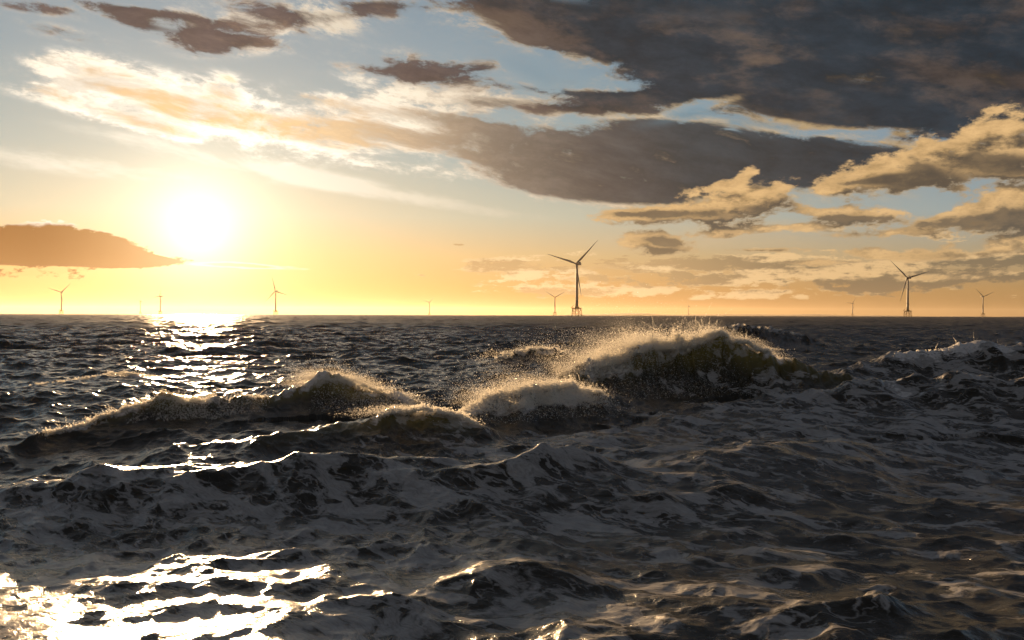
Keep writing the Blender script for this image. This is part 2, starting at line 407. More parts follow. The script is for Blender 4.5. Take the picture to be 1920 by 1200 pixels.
for nm, (pts, wf, wb, lean) in CRESTS.items():
    P3 = [(ground(px, py, Y)[0], Y, ground(px, py, Y)[1]) for px, py, Y in pts]
    xs, ys, zs = (np.array(v) for v in zip(*P3))
    LINES[nm] = (xs, ys, zs, wf, wb, lean)

def rip(x, f, seed):
    r = np.random.default_rng(seed); s = np.zeros_like(x)
    for k in range(5): s += np.sin(x * f * 1.63 ** k + r.uniform(0, 6.28)) / 1.4 ** k
    return s / 2.0
def crest_at(nm, x):
    xs, ys, zs, wf, wb, lean = LINES[nm]
    # smooth the polyline by sampling and blurring it
    g = np.linspace(xs[0] - 9, xs[-1] + 9, 1200)
    zz = np.interp(g, xs, zs, left=0, right=0)
    zz = np.where(g < xs[0], zs[0] * np.exp(-((xs[0] - g) / 4.0) ** 2), zz)
    zz = np.where(g > xs[-1], zs[-1] * np.exp(-((g - xs[-1]) / 4.0) ** 2), zz)
    yy = np.interp(g, xs, ys)
    s = max(1, int(0.16 * wf / (g[1] - g[0])))
    ker = np.exp(-0.5 * (np.arange(-3 * s, 3 * s + 1) / s) ** 2); ker /= ker.sum()
    pad = 3 * s
    sm = lambda v: np.convolve(np.pad(v, pad, 'edge'), ker, 'valid')
    zz, yy = sm(zz), sm(yy)
    # torn, uneven crest line
    sd = sum(ord(c) for c in nm)
    calm = 1.7 if nm in ('white', 'amber') else 0.4 if nm.startswith('fore') or nm in ('right', 'near_right', 'lump') else 1.0
    zz = zz * (1 + calm * (0.09 * rip(g, 0.8, sd) + 0.07 * (0.5 - np.abs(rip(g, 2.1, sd + 1))) + 0.04 * rip(g, 6.0, sd + 2)))
    yy = yy + calm * 0.28 * wf * (rip(g, 0.55, sd + 3) * .6 + rip(g, 2.2, sd + 4) * .35 + rip(g, 6, sd + 5) * .12)
    return np.interp(x, g, yy), np.interp(x, g, zz, left=0, right=0)

def build_sea():
    # radial rows: fine where the breaking waves are, coarser far away
    rows = [4.0]; y = 4.0
    while y < 9500:
        if y < 11: d = 0.06
        elif y < 22: d = 0.034
        elif y < 34: d = 0.05
        elif y < 49: d = 0.055
        elif y < 80: d = 0.10
        elif y < 420: d = 0.10 + (y - 80) * 0.0022
        else: d = max(0.85, y * 0.0062)
        y += d; rows.append(y)
    r = np.array(rows)
    fine = np.linspace(-R(31.5), R(31.5), 1500)
    ang = np.concatenate([np.linspace(-R(62), -R(31.5), 160)[:-1], fine, np.linspace(R(31.5), R(62), 160)[1:]])
    A, RR = np.meshgrid(ang, r)
    off = -1.0
    # rows are straight lines of equal distance ahead inside the fine fan, bending away outside it
    X = (RR * np.tan(np.clip(A, -R(62), R(62)))).ravel(); Y = (RR + off).ravel()
    X0, Y0 = X.copy(), Y.copy()
    dist = np.hypot(X, Y)
    # how much wind sea is left free under the sculpted waves
    infl = np.zeros_like(X); ridge = np.zeros_like(X); shove = np.zeros_like(X); thin = np.zeros_like(X); caps = np.zeros_like(X)
    wob1 = 0.5 * np.sin(X * 0.9 + Y * 0.3) + 0.35 * np.sin(X * 2.3 - Y * 0.5 + 1.0) + 0.2 * np.sin(X * 4.9 + 2.0)
    for nm, (xs, ys, zs, wf, wb, lean) in LINES.items():
        sel = np.nonzero((X > xs[0] - 9) & (X < xs[-1] + 9) & (np.abs(Y - ys.mean()) < 30))[0]
        x, y_ = X[sel], Y[sel]
        yc, zc = crest_at(nm, x)
        s = (yc + 0.10 * wf * wob1[sel] - y_)
        u = np.where(s > 0, s / wf, s / wb)
        f = np.exp(-(np.sqrt(u * u + 0.015) - math.sqrt(0.015)) * 1.2)
        f = f * sstep(np.abs(u), 5.5, 3.0)
        tr = np.where(s > 0, np.exp(-((s / wf - 2.6) / 1.2) ** 2), np.exp(-((s / wb + 2.8) / 1.3) ** 2))
        hgt = zc * f - 0.09 * zc * tr
        cur = ridge[sel]
        ridge[sel] = np.where(np.abs(hgt) > np.abs(cur), hgt, cur) * 0.75 + (hgt + cur) * 0.25 if nm != 'big' else hgt
        infl[sel] = np.maximum(infl[sel], np.exp(-(np.abs(u) / 1.4) ** 2) * np.clip(zc / 0.8, 0, 1))
        shove[sel] += lean * zc * np.exp(-(u / 0.6) ** 2) * (zc > 0.3)
        if nm in ('big', 'amber', 'peak', 'dark'):
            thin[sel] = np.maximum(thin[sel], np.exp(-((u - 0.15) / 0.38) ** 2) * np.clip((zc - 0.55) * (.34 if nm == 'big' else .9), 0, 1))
    z1, sx, sy, fold = sample(*swell, X, Y)
    z2, ux, uy, fold2 = sample(*swell_far, X, Y, 0.35)
    far = sstep(dist, 250, 600)
    amp = 0.29 * (1 - 0.62 * infl) * (0.50 + 0.50 * sstep(dist, 45, 110))
    Z = amp * (z1 * (1 - far) + z2 * far)
    DX = amp * (sx * (1 - far) + ux * far) * 0.9; DY = amp * (sy * (1 - far) + uy * far) * 0.9
    calm = 1 - 0.50 * sstep(Y0, 16.0, 13.0) * sstep(X0 / np.maximum(Y0, 1), -0.08, -0.24)   # slick, foam-smoothed water near the boat
    Z *= calm; DX *= calm; DY *= calm; ridge *= 1 - 0.5 * (1 - calm)
    Z -= 0.33 * np.exp(-((Y0 - 17.0) / 3.4) ** 2) * sstep(X0 / np.maximum(Y0, 1), 0.02, -0.12)      # a trough that lies in the shade of the waves behind
    near = sstep(dist, 420, 120) * calm
    z3, cx, cy_, fold3 = sample(*chop, X, Y, 0.9)
    z4, c4x, c4y, _ = sample(*chop, X * 0.43 + 7, Y * 0.43, 2.1)
    ca = 0.030 * near * (0.7 + 0.3 * np.sin(X * .21) * np.sin(Y * .17 + 1))
    cb = 0.060 * near * (1 - 0.3 * infl)
    Z += ca * z3 + cb * z4; DX += ca * cx * 0.9 + cb * c4x; DY += ca * cy_ * 0.9 + cb * c4y
    rough_w = infl * sstep(ridge, 0.3, 1.2)
    z5, c5x, c5y, _ = sample(*chop, X * 0.8 + 3, Y * 0.45, 1.3)     # broken water on the breaking faces, drawn out down the slope
    z6, _, _, _ = sample(*chop, X * 0.33 + 11, Y * 0.25, 0.4)
    Z += ridge * (1 + 0.06 * np.sin(X * 3.1 + 1) * np.sin(X * 1.27)) + rough_w * (0.050 * z5 + 0.11 * z6)
    X = X + DX; Y = Y + DY - shove
    Z -= dist * dist / (2 * 7.4e6)         # the far sea drops behind the horizon
    # --- foam cover (0..1), where it lies on the water
    edge = np.interp(X0, [-40, -22, -12, -6, -1, 4, 9, 16, 22, 40], [21, 22, 24.5, 26, 31, 37, 41.5, 43, 45, 48])
    cover = sstep(Y0, edge + 3.0, edge - 4.0) * 0.54
    cover *= 1.0 - 0.42 * sstep(X0 / np.maximum(Y0, 1), 0.12, 0.45) * sstep(Y0, 30, 17)
    cover += 0.05 * sstep(Y0, 25, 20) * sstep(X0 / np.maximum(Y0, 1), -.05, -.25)
    NZ = sample(*chop, X0 * 0.7 + 5, Y0 * 0.5, 0.6)[0]
    def cap(nm, x0, x1, u0, u1, w):
        xs, ys, zs, wf, wb, lean = LINES[nm]
        yc, zc = crest_at(nm, X0)
        px = X0 / np.maximum(yc, 1) * FPX + 960
        s = yc + 0.10 * wf * wob1 - Y0
        u = np.where(s > 0, s / wf, s / wb)
        w = w * np.clip(1 + (0.2 if nm == 'right' else 0.55) * NZ, 0.1, 1.6)
        return w * sstep(u, u0 - 0.25, u0) * sstep(u, u1 + 0.5, u1) * sstep(px, x0 - 25, x0 + 15) * sstep(px, x1 + 25, x1 - 15) * (zc > 0.15)
    for c in (cap('white', 880, 1110, -0.15, 0.55, 1.05), cap('big', 1110, 1300, -0.22, 0.10, 1.0), cap('big', 1300, 1460, -0.25, -0.02, .95), cap('big', 1110, 1230, -0.2, 0.35, .85), cap('right', 1670, 1890, -0.3, 0.04, 1.15), np.minimum(cap('right', 1500, 2100, 0.0, 3.0, .5), .55), np.minimum(cap('big', 1240, 1640, 0.5, 4.0, .30), .42),
              cap('amber', 100, 560, -0.15, 0.12, .75), cap('amber', 570, 780, -0.25, 0.15, .8), cap('peak', 700, 890, -0.3, 0.12, .75),
              cap('far', 1370, 1500, -0.1, 0.0, .6), np.minimum(cap('big', 1370, 1440, 0.5, 4.5, .5), .60), cap('near_right', 1640, 1760, -0.3, 0.5, .6), cap('mid', 950, 1040, -.2, .1, .55),
              cap('dark', 170, 290, -.2, .15, .5)):
        cover = np.maximum(cover, c)
    patch = np.exp(-(((X0 - 21) / 5) ** 2 + ((Y0 - 62) / 9) ** 2)) * 0.5
    cover = np.maximum(cover, patch)
    # whitecaps where the wind sea folds over itself
    fo = fold * (1 - far) + fold2 * far
    white = sstep(fo / fo.std(), 2.5, 3.6) * sstep(dist, 60, 110) * 0.8
    cover = np.maximum(cover, white)
    rough = 0.16 + 0.16 * sstep(dist, 40, 500)
    co = np.stack([X, Y, Z], 1)
    nr, nc = len(r), len(ang)
    idx = np.arange(nr * nc, dtype=np.int32).reshape(nr, nc)
    q = np.stack([idx[:-1, :-1], idx[:-1, 1:], idx[1:, 1:], idx[1:, :-1]], -1).reshape(-1, 4)
    print('sea verts', len(co), 'rows', nr)
    return co, q, dict(foam=cover, far=sstep(dist, 40, 500), thin=thin), (nr, nc)

sea_co, sea_q, sea_attr, _ = build_sea()

# ---- water shader
water = new_mat("sea_water"); NT = water.node_tree
def attr(name):
    n = NT.nodes.new('ShaderNodeAttribute'); n.attribute_name = name; return E(n.outputs['Fac'])
geo = NT.nodes.new('ShaderNodeNewGeometry')
pos = E(geo.outputs['Position'])
foam_a, far_a, thin_a = attr('foam'), attr('far'), attr('thin')
px_, py_, pz_ = split(pos)
# streak direction: foam is drawn out along the wind
def streak(ang, sx, sy, seed=0.0):
    c, s = math.cos(ang), math.sin(ang)
    u = M('MULTIPLY_ADD', px_, c, py_ * s); v = M('MULTIPLY_ADD', px_, -s, py_ * c)
    return u * sx, v * sy, seed
u0, v0, _ = streak(R(-38), 0.55, 1.0)
wv = noise(xyz(u0, v0, pz_ * .5), 0.9, 3.0, 0.5, color=True)
wx, wy, wz = split(wv)
U = u0 + wx * 1.6; Vv = v0 + wy * 1.6
n1 = noise(xyz(U, Vv, pz_), 1.15, 8.0, 0.62)
n2 = noise(xyz(U, Vv, pz_ + 9.0), 5.0, 6.0, 0.6)
n3 = noise(xyz(U * .5, Vv * 1.6, pz_ + 3.0), 16.0, 4.0, 0.6)
# lacework: foam gathers along the walls of warped cells and closes over them where there is much of it
def cells(v, scale):
    n = NT.nodes.new('ShaderNodeTexVoronoi'); n.feature = 'DISTANCE_TO_EDGE'; n.voronoi_dimensions = '3D'
    plug(n.inputs['Vector'], v); n.inputs['Scale'].default_value = scale; n.inputs['Randomness'].default_value = 1.0
    return E(n.outputs['Distance'])
w4 = split(noise(xyz(u0, v0, pz_), 3.0, 4.0, 0.6, color=True))
cu, cv = U + w4[0] * 0.55, Vv + w4[1] * 0.55
e1 = cells(xyz(cu * .8, cv, pz_ * .6), 1.0)
e2 = cells(xyz(cu * .8, cv, pz_ * .6 + 5.0), 2.9)
F = foam_a + (n1 - 0.5) * 2.4 + (n2 - 0.5) * 0.5
wid = smooth(F, 0.16, 1.55)
wall1 = smooth(e1 - wid * 0.55, 0.025, -0.07)
wall2 = smooth(e2 - wid * 0.42, 0.02, -0.06)
film = M('MAXIMUM', wall1 * mix_f(n2, .45, 1.05), wall2 * mix_f(n2, .25, .95))
thick = smooth(foam_a + (n2 - 0.5) * 1.6, 0.70, 1.05)
FO = clamp01(M('MAXIMUM', film * mix_f(n1, .25, .95), thick))
FO = FO * smooth(n3, 0.25, 0.65, 0.62, 1.0)
FO = FO * smooth(foam_a, 0.04, 0.16)

tcn = NT.nodes.new('ShaderNodeBump'); tcn.inputs['Strength'].default_value = 1.0; tcn.inputs['Distance'].default_value = 1.0
w1 = noise(xyz(u0 * 1.2, v0 * 0.8, pz_), 9.0, 5.0, 0.60)
w2 = noise(xyz(u0, v0 * .6, pz_), 3.0, 4.0, 0.55)
w0 = noise(xyz(u0 * 1.5, v0, pz_), 34.0, 3.0, 0.6)
hgt = w1 * 0.014 + w2 * 0.026 + w0 * 0.006
hgt = M('MULTIPLY_ADD', far_a * noise(pos, 0.55, 4.0, 0.6), 0.55, hgt)
hgt = M('MULTIPLY_ADD', FO * (n2 * 0.4 + n3 * .2 + .4), 0.022, hgt)
plug(tcn.inputs['Height'], hgt)
nrm = tcn.outputs[0]
pw = NT.nodes.new('ShaderNodeBsdfPrincipled')
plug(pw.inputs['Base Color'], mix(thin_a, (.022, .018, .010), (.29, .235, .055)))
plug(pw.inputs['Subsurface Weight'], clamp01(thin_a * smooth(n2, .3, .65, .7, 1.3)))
pw.inputs['Subsurface Radius'].default_value = (1.0, .62, .15); pw.inputs['Subsurface Scale'].default_value = 0.55
pw.inputs['IOR'].default_value = 1.333
plug(pw.inputs['Roughness'], M('MULTIPLY_ADD', far_a, 0.20, 0.17))
NT.links.new(nrm, pw.inputs['Normal'])
pf = NT.nodes.new('ShaderNodeBsdfPrincipled')
pf.inputs['Base Color'].default_value = (.70, .68, .66, 1)
pf.inputs['Roughness'].default_value = 0.36; pf.inputs['Specular IOR Level'].default_value = 0.5
pf.inputs['IOR'].default_value = 1.333
NT.links.new(nrm, pf.inputs['Normal'])
ms = NT.nodes.new('ShaderNodeMixShader'); plug(ms.inputs[0], FO)
NT.links.new(pw.outputs[0], ms.inputs[1]); NT.links.new(pf.outputs[0], ms.inputs[2])
mo = NT.nodes.new('ShaderNodeOutputMaterial'); NT.links.new(ms.outputs[0], mo.inputs[0])

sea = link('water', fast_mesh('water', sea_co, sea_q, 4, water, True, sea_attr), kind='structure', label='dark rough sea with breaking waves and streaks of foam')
del sea_q
# ------------------------------------------------------------------ wind turbines
def paint(name, col, rough=0.5, metal=0.0, var=0.12, scale=0.6):
    global NT
    m = new_mat(name); NT = m.node_tree
    t = NT.nodes.new('ShaderNodeTexCoord')
    n = noise(E(t.outputs['Object']), scale, 5.0, 0.6)
    c = mix(smooth(n, 0.35, 0.7), tuple(v * (1 - var) for v in col), col)
    b = NT.nodes.new('ShaderNodeBsdfPrincipled')
    plug(b.inputs['Base Color'], c); b.inputs['Roughness'].default_value = rough; b.inputs['Metallic'].default_value = metal
    o = NT.nodes.new('ShaderNodeOutputMaterial'); NT.links.new(b.outputs[0], o.inputs[0])
    return m
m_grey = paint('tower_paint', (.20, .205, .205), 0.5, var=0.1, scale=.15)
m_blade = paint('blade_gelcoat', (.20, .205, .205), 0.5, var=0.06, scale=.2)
m_yellow = paint('marine_yellow_paint', (.30, .15, .012), 0.5, var=0.35, scale=.5)
m_deck = paint('deck_steel', (.40, .24, .05), 0.6, var=0.4, scale=.8)

class MB:
    def __init__(s): s.v = []; s.f = []
    def add(s, v, f):
        o = len(s.v); s.v += [tuple(p) for p in v]; s.f += [tuple(i + o for i in q) for q in f]
    def box(s, x0, x1, y0, y1, z0, z1):
        s.add([(x, y, z) for z in (z0, z1) for x, y in ((x0, y0), (x1, y0), (x1, y1), (x0, y1))],
              [(3, 2, 1, 0), (4, 5, 6, 7), (0, 1, 5, 4), (1, 2, 6, 5), (2, 3, 7, 6), (3, 0, 4, 7)])
    def tube(s, a, b, ra, rb=None, n=12):
        rb = ra if rb is None else rb
        a, b = Vector(a), Vector(b); d = (b - a).normalized()
        p = d.orthogonal().normalized(); q = d.cross(p)
        v = []
        for c, r in ((a, ra), (b, rb)):
            for i in range(n):
                t = 2 * math.pi * i / n
                v.append(c + (p * math.cos(t) + q * math.sin(t)) * r)
        f = [(i, (i + 1) % n, n + (i + 1) % n, n + i) for i in range(n)]
        f += [tuple(range(n - 1, -1, -1)), tuple(range(n, 2 * n))]
        s.add(v, f)
    def lathe(s, prof, n=28, axis='Z', c=(0, 0, 0)):
        v = []
        for r, h in prof:
            for i in range(n):
                t = 2 * math.pi * i / n
                x, y = r * math.cos(t), r * math.sin(t)
                v.append((x + c[0], y + c[1], h + c[2]) if axis == 'Z' else (x + c[0], h + c[1], y + c[2]))
        f = []
        for k in range(len(prof) - 1):
            for i in range(n):
                j = (i + 1) % n
                q = (k * n + i, k * n + j, (k + 1) * n + j, (k + 1) * n + i)
                f.append(q if axis == 'Z' else q[::-1])
        f.append(tuple(range(n - 1, -1, -1))); f.append(tuple(range((len(prof) - 1) * n, len(prof) * n)))
        s.add(v, f)
    def build(s, name, mat, parent=None, smooth=False):
        me = bpy.data.meshes.new(name); me.from_pydata(s.v, [], s.f)
        me.polygons.foreach_set('use_smooth', [smooth and len(p.vertices) == 4 for p in me.polygons])
        me.materials.append(mat); me.update()
        return link(name, me, parent)

EARTH = 7.4e6          # effective radius: the far sea drops behind the horizon
def drop(d): return d * d / (2 * EARTH)
HUB_Z, BLADE_R = 105.0, 66.5

def blade_mesh(root):
    "lofted aerofoil from a round root to a thin tip, along +Z"
    secs = 26; n = 14; v = []; f = []
    for k in range(secs):
        t = k / (secs - 1); z = 1.6 + t * (BLADE_R - 1.6)
        if t < 0.05: ch, th = 2.9, 2.9
        else:
            g = min(1, (t - 0.05) / 0.15); g = g * g * (3 - 2 * g)
            ch = (2.9 + (4.3 - 2.9) * g) if t < 0.2 else 4.3 * (1 - ((t - .2) / .8) ** 0.85 * 0.90)
            th = 2.9 + (0.95 - 2.9) * g if t < 0.2 else max(0.10, 0.95 * (1 - (t - .2) / .8) ** 1.2)
        tw = R(16) * (1 - t) ** 2
        bend = -2.6 * t * t
        for i in range(n):
            a = 2 * math.pi * i / n
            x = math.cos(a) * ch / 2 + ch * 0.16 * min(1, t / 0.2); y = math.sin(a) * th / 2 * (1 if t < .06 else (0.65 + 0.35 * math.cos(a)))
            v.append((x * math.cos(tw) - y * math.sin(tw), x * math.sin(tw) + y * math.cos(tw) + bend, z))
    for k in range(secs - 1):
        for i in range(n):
            j = (i + 1) % n
            f.append((k * n + i, k * n + j, (k + 1) * n + j, (k + 1) * n + i))
    f.append(tuple(range(n - 1, -1, -1))); f.append(tuple(range((secs - 1) * n, secs * n)))
    b = MB(); b.add(v, f)
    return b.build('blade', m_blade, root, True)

def make_turbine():
    root = link('wind_turbine', None)
    # jacket: four splayed legs, crossed braces on every face
    b = MB()
    def leg(sx, sy, z): k = 7.9 - (z / 15.0) * 1.9; return (sx * k, sy * k, z)
    for sx in (-1, 1):
        for sy in (-1, 1): b.tube(leg(sx, sy, -9), leg(sx, sy, 15.2), 0.62)
    cs = [(-1, -1), (1, -1), (1, 1), (-1, 1)]
    for i in range(4):
        p, q = cs[i], cs[(i + 1) % 4]
        b.tube(leg(*p, 1.0), leg(*q, 14.0), 0.34); b.tube(leg(*q, 1.0), leg(*p, 14.0), 0.34)
        b.tube(leg(*p, 14.3), leg(*q, 14.3), 0.36); b.tube(leg(*p, -7.5), leg(*q, 0.6), 0.34); b.tube(leg(*q, -7.5), leg(*p, 0.6), 0.34)
    b.build('jacket', m_yellow, root, True)
    b = MB()                                         # boat landing beside the jacket
    for y in (-2.2, -0.2):
        b.tube((-10.4, y, -5), (-9.6, y, 12.5), 0.30)
    for z in range(-3, 12, 2): b.tube((-10.3 + z * .045, -2.2, z), (-10.3 + z * .045, -0.2, z), 0.12)
    for z in (1.5, 10.5):
        for y in (-2.2, -0.2): b.tube((-10.1 + z * .04, y, z), (-7.2, y * 1.6, z + .6), 0.20)
    b.build('boat_landing', m_yellow, root, True)
    b = MB()                                         # transition platform
    b.box(-7.6, 7.6, -7.6, 7.6, 15.2, 16.9)
    b.lathe([(4.6, 16.9), (4.2, 18.4), (3.4, 20.2), (3.15, 20.6)], 24)
    pl = b.build('platform', m_deck, root)
    b = MB()
    for z in (17.9, 18.5):
        for p, q in zip(((-7.4, -7.4), (7.4, -7.4), (7.4, 7.4), (-7.4, 7.4)), ((7.4, -7.4), (7.4, 7.4), (-7.4, 7.4), (-7.4, -7.4))):
            b.tube((*p, z), (*q, z), 0.07, n=6)
    for i in range(9):
        g = -7.4 + i * 1.85
        for p in ((g, -7.4), (g, 7.4), (-7.4, g), (7.4, g)): b.tube((*p, 16.95), (*p, 18.55), 0.07, n=6)
    b.build('railing', m_yellow, pl)
    b = MB()                                         # small davit crane leaning out
    b.tube((-6.6, -5.4, 17.0), (-6.6, -5.4, 20.6), 0.35); b.tube((-8.9, -6.2, 18.7), (-3.2, -4.6, 23.6), 0.24)
    b.box(-9.6, -8.2, -6.9, -5.7, 17.6, 19.0)
    b.build('davit_crane', m_yellow, root)
    b = MB()                                         # tower with its flanges
    H0, H1 = 20.0, 102.3
    rad = lambda z: 3.05 - 1.1 * ((z - H0) / (H1 - H0)) ** 1.15
    prof = []
    for z in np.linspace(H0, H1, 12): prof.append((rad(z), float(z)))
    b.lathe(prof, 32)
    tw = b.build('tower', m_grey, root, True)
    b = MB()
    for z, e in ((37.0, .75),): b.lathe([(rad(z) + .02, z), (rad(z) + e, z + .05), (rad(z) + e, z + .6), (rad(z) + .02, z + .65)], 32)
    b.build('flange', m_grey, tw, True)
    b = MB(); b.box(-0.55, .55, -3.16, -2.9, 20.8, 23.2); b.build('door', m_deck, tw)
    b = MB()                                         # nacelle: long rounded housing with a cooler on the back
    secs = [(-2.4, 1.7, 1.7), (-1.6, 2.5, 2.5), (1.0, 2.9, 2.75), (9.0, 2.9, 2.75), (12.5, 2.75, 2.5), (14.2, 2.3, 2.0)]
    v = []; n = 20
    for y, w, h in secs:
        for i in range(n):
            a = 2 * math.pi * i / n
            c, s_ = math.cos(a), math.sin(a)
            v.append((w * math.copysign(abs(c) ** 0.45, c), y, HUB_Z + h * math.copysign(abs(s_) ** 0.45, s_)))
    f = [((k + 1) * n + i, (k + 1) * n + (i + 1) % n, k * n + (i + 1) % n, k * n + i) for k in range(len(secs) - 1) for i in range(n)]
    f += [tuple(range(n)), tuple(range(len(secs) * n - 1, (len(secs) - 1) * n - 1, -1))]
    b.add(v, f)
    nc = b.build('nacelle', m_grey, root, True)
    b = MB(); b.box(-2.6, 2.6, 11.2, 12.4, HUB_Z + 2.6, HUB_Z + 4.3); b.tube((0, 9.6, HUB_Z + 2.6), (0, 9.6, HUB_Z + 5.2), .09)
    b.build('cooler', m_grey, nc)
    b = MB()                                         # spinner
    b.lathe([(0.3, -7.6), (1.1, -7.2), (1.8, -6.2), (2.15, -4.9), (2.2, -3.2), (1.9, -2.5)], 24, 'Y', (0, 0, HUB_Z))
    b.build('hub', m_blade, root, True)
    for k in range(3):
        bl = blade_mesh(root)
        bl.location = (0, -4.4, HUB_Z)
    return root

def copy_tree(o, parent=None):
    c = o.copy(); COL.objects.link(c); c.parent = parent
    for ch in list(o.children):
        copy_tree(ch, c)
    return c

T = [  # photo x of the tower, photo y of the hub, first blade angle, yaw, label
 (1081.5, 494.5, 48, -28, 'largest wind turbine on a yellow jacket, left of the splashing big wave'),
 (1702.0, 521.0, -44, -26, 'second largest wind turbine, dark against the right hand clouds, one blade low left'),
 (115.0, 548.0, 48, -26, 'pale orange wind turbine under the flat dark cloud bank at the far left'),
 (517.0, 546.0, -14, -30, 'pale golden wind turbine right of the sun with one blade pointing straight up'),
 (1843.0, 556.0, -52, 38, 'small wind turbine nearest the right edge, nacelle turned to the left'),
 (1040.5, 557.5, 62, -12, 'small wind turbine close to the left of the largest one, blades in a Y'),
 (300.5, 555.5, 24, -62, 'bleached wind turbine directly beneath the sun, seen nearly edge-on'),
 (263.0, 565.0, 2, -76, 'faintest tiny wind turbine left of the one beneath the sun'),
 (805.0, 567.0, 46, -25, 'tiny wind turbine alone on the yellow horizon between sun and largest turbine'),
 (1291.0, 574.0, -12, -50, 'smallest wind turbine on the horizon behind the spray of the big wave'),
 (1598.5, 569.0, 38, -40, 'tiny wind turbine on the horizon just left of the second largest one'),
]
proto = make_turbine()
eye_line = 1.9 * 0 + math.sqrt(2 * EYE / EARTH) * FPX        # the sea horizon lies this far under eye level
for i, (px, hy, th, yaw, lab) in enumerate(T):
    t = proto if i == 0 else copy_tree(proto)
    hor = HORIZON_Y + (px - 960.0) * math.tan(ROLL)
    up = (hor - eye_line) - hy                                # hub above eye level, pixels
    d = 3000.0
    for _ in range(30): d = (HUB_Z - EYE - drop(d)) * FPX / up
    t.location = ((px - 960.0) / FPX * d, d, -drop(d))
    t.rotation_euler = (0, 0, R(yaw) - math.atan((px - 960.0) / FPX))
    t['label'] = lab; t['category'] = 'wind turbine'; t['group'] = 'offshore wind turbines along the horizon'
    bl = [c for c in t.children if c.name.split('.')[0] == 'blade']
    for k, c in enumerate(bl): c.rotation_euler = (0, R(th + 120 * k), 0)

# far low hills across the bay
m_hill = paint('hill_heath', (.10, .10, .07), 0.9, var=.3, scale=.002)
def hills():
    n, rows = 420, 7
    x = np.linspace(-3500, 19000, n)
    rng = np.random.default_rng(5)
    prof = np.zeros(n)
    for k in range(1, 9):
        prof += np.sin(x / 19000 * 2 * np.pi * k * 1.7 + rng.uniform(0, 6.28)) / k ** 0.9
    prof = (prof - prof.min()) / (prof.max() - prof.min())
    hgt = (26 + 62 * prof) * sstep(x, -3500, 2500) * (1 - .25 * sstep(x, 9000, 16000))
    D0 = 23500.0
    co = []
    for j in range(rows):
        t = j / (rows - 1)
        s = math.sin(math.pi * t) ** 0.7
        for i in range(n):
            co.append((x[i], D0 + (t - 0.5) * 3000 + 300 * math.sin(i * .05), -drop(D0) - 6 + hgt[i] * s))
    idx = np.arange(n * rows).reshape(rows, n)
    q = np.stack([idx[:-1, :-1], idx[:-1, 1:], idx[1:, 1:], idx[1:, :-1]], -1).reshape(-1, 4)
    link('hills', fast_mesh('hills', np.array(co), q, 4, m_hill), kind='structure', label='faint low hills on the far shore along the right horizon')
hills()

# ------------------------------------------------------------------ spray and whitewater
m_spray = new_mat('spray_droplets'); NT = m_spray.node_tree
_t = NT.nodes.new('ShaderNodeBsdfTranslucent'); _t.inputs[0].default_value = (1, .98, .92, 1)
_d = NT.nodes.new('ShaderNodeBsdfPrincipled'); _d.inputs['Base Color'].default_value = (.80, .79, .77, 1); _d.inputs['Roughness'].default_value = .15
_m = NT.nodes.new('ShaderNodeMixShader'); _m.inputs[0].default_value = 0.22
NT.links.new(_t.outputs[0], _m.inputs[1]); NT.links.new(_d.outputs[0], _m.inputs[2])
_tr = NT.nodes.new('ShaderNodeBsdfTransparent'); _m2 = NT.nodes.new('ShaderNodeMixShader'); _m2.inputs[0].default_value = 0.62
NT.links.new(_tr.outputs[0], _m2.inputs[1]); NT.links.new(_m.outputs[0], _m2.inputs[2])
_o = NT.nodes.new('ShaderNodeOutputMaterial'); NT.links.new(_m2.outputs[0], _o.inputs[0])

rng = np.random.default_rng(42)
OCT = np.array([(1, 0, 0), (-1, 0, 0), (0, 1, 0), (0, -1, 0), (0, 0, 1), (0, 0, -1)], float)
OCF = np.array([(0, 2, 4), (2, 1, 4), (1, 3, 4), (3, 0, 4), (2, 0, 5), (1, 2, 5), (3, 1, 5), (0, 3, 5)])
def rotations(n):
    q = rng.standard_normal((n, 4)); q /= np.linalg.norm(q, axis=1, keepdims=True)
    w, x, y, z = q.T
    return np.stack([np.stack([1 - 2 * (y * y + z * z), 2 * (x * y - z * w), 2 * (x * z + y * w)], -1),
                     np.stack([2 * (x * y + z * w), 1 - 2 * (x * x + z * z), 2 * (y * z - x * w)], -1),
                     np.stack([2 * (x * z - y * w), 2 * (y * z + x * w), 1 - 2 * (x * x + y * y)], -1)], -2)
TET = np.array([(1, 1, 1), (1, -1, -1), (-1, 1, -1), (-1, -1, 1)], float) * .8
TEF = np.array([(0, 1, 2), (0, 3, 1), (0, 2, 3), (1, 3, 2)])
def drops(pos, rad):
    small = rad < .009                      # the finest droplets are the simplest solids
    v1, f1 = solids(pos[~small], rad[~small], OCT, OCF); v2, f2 = solids(pos[small], rad[small], TET, TEF)
    return np.concatenate([v1, v2]), np.concatenate([f1, f2 + len(v1)])
def solids(pos, rad, OCT, OCF):
    n, m = len(pos), len(OCT)
    sc = rad[:, None, None] * rng.uniform(.6, 1.4, (n, 1, 3))
    v = np.einsum('nij,nkj->nki', rotations(n), OCT[None] * sc) + pos[:, None, :]
    f = OCF[None] + (np.arange(n) * m)[:, None, None]
    return v.reshape(-1, 3), f.reshape(-1, 3)

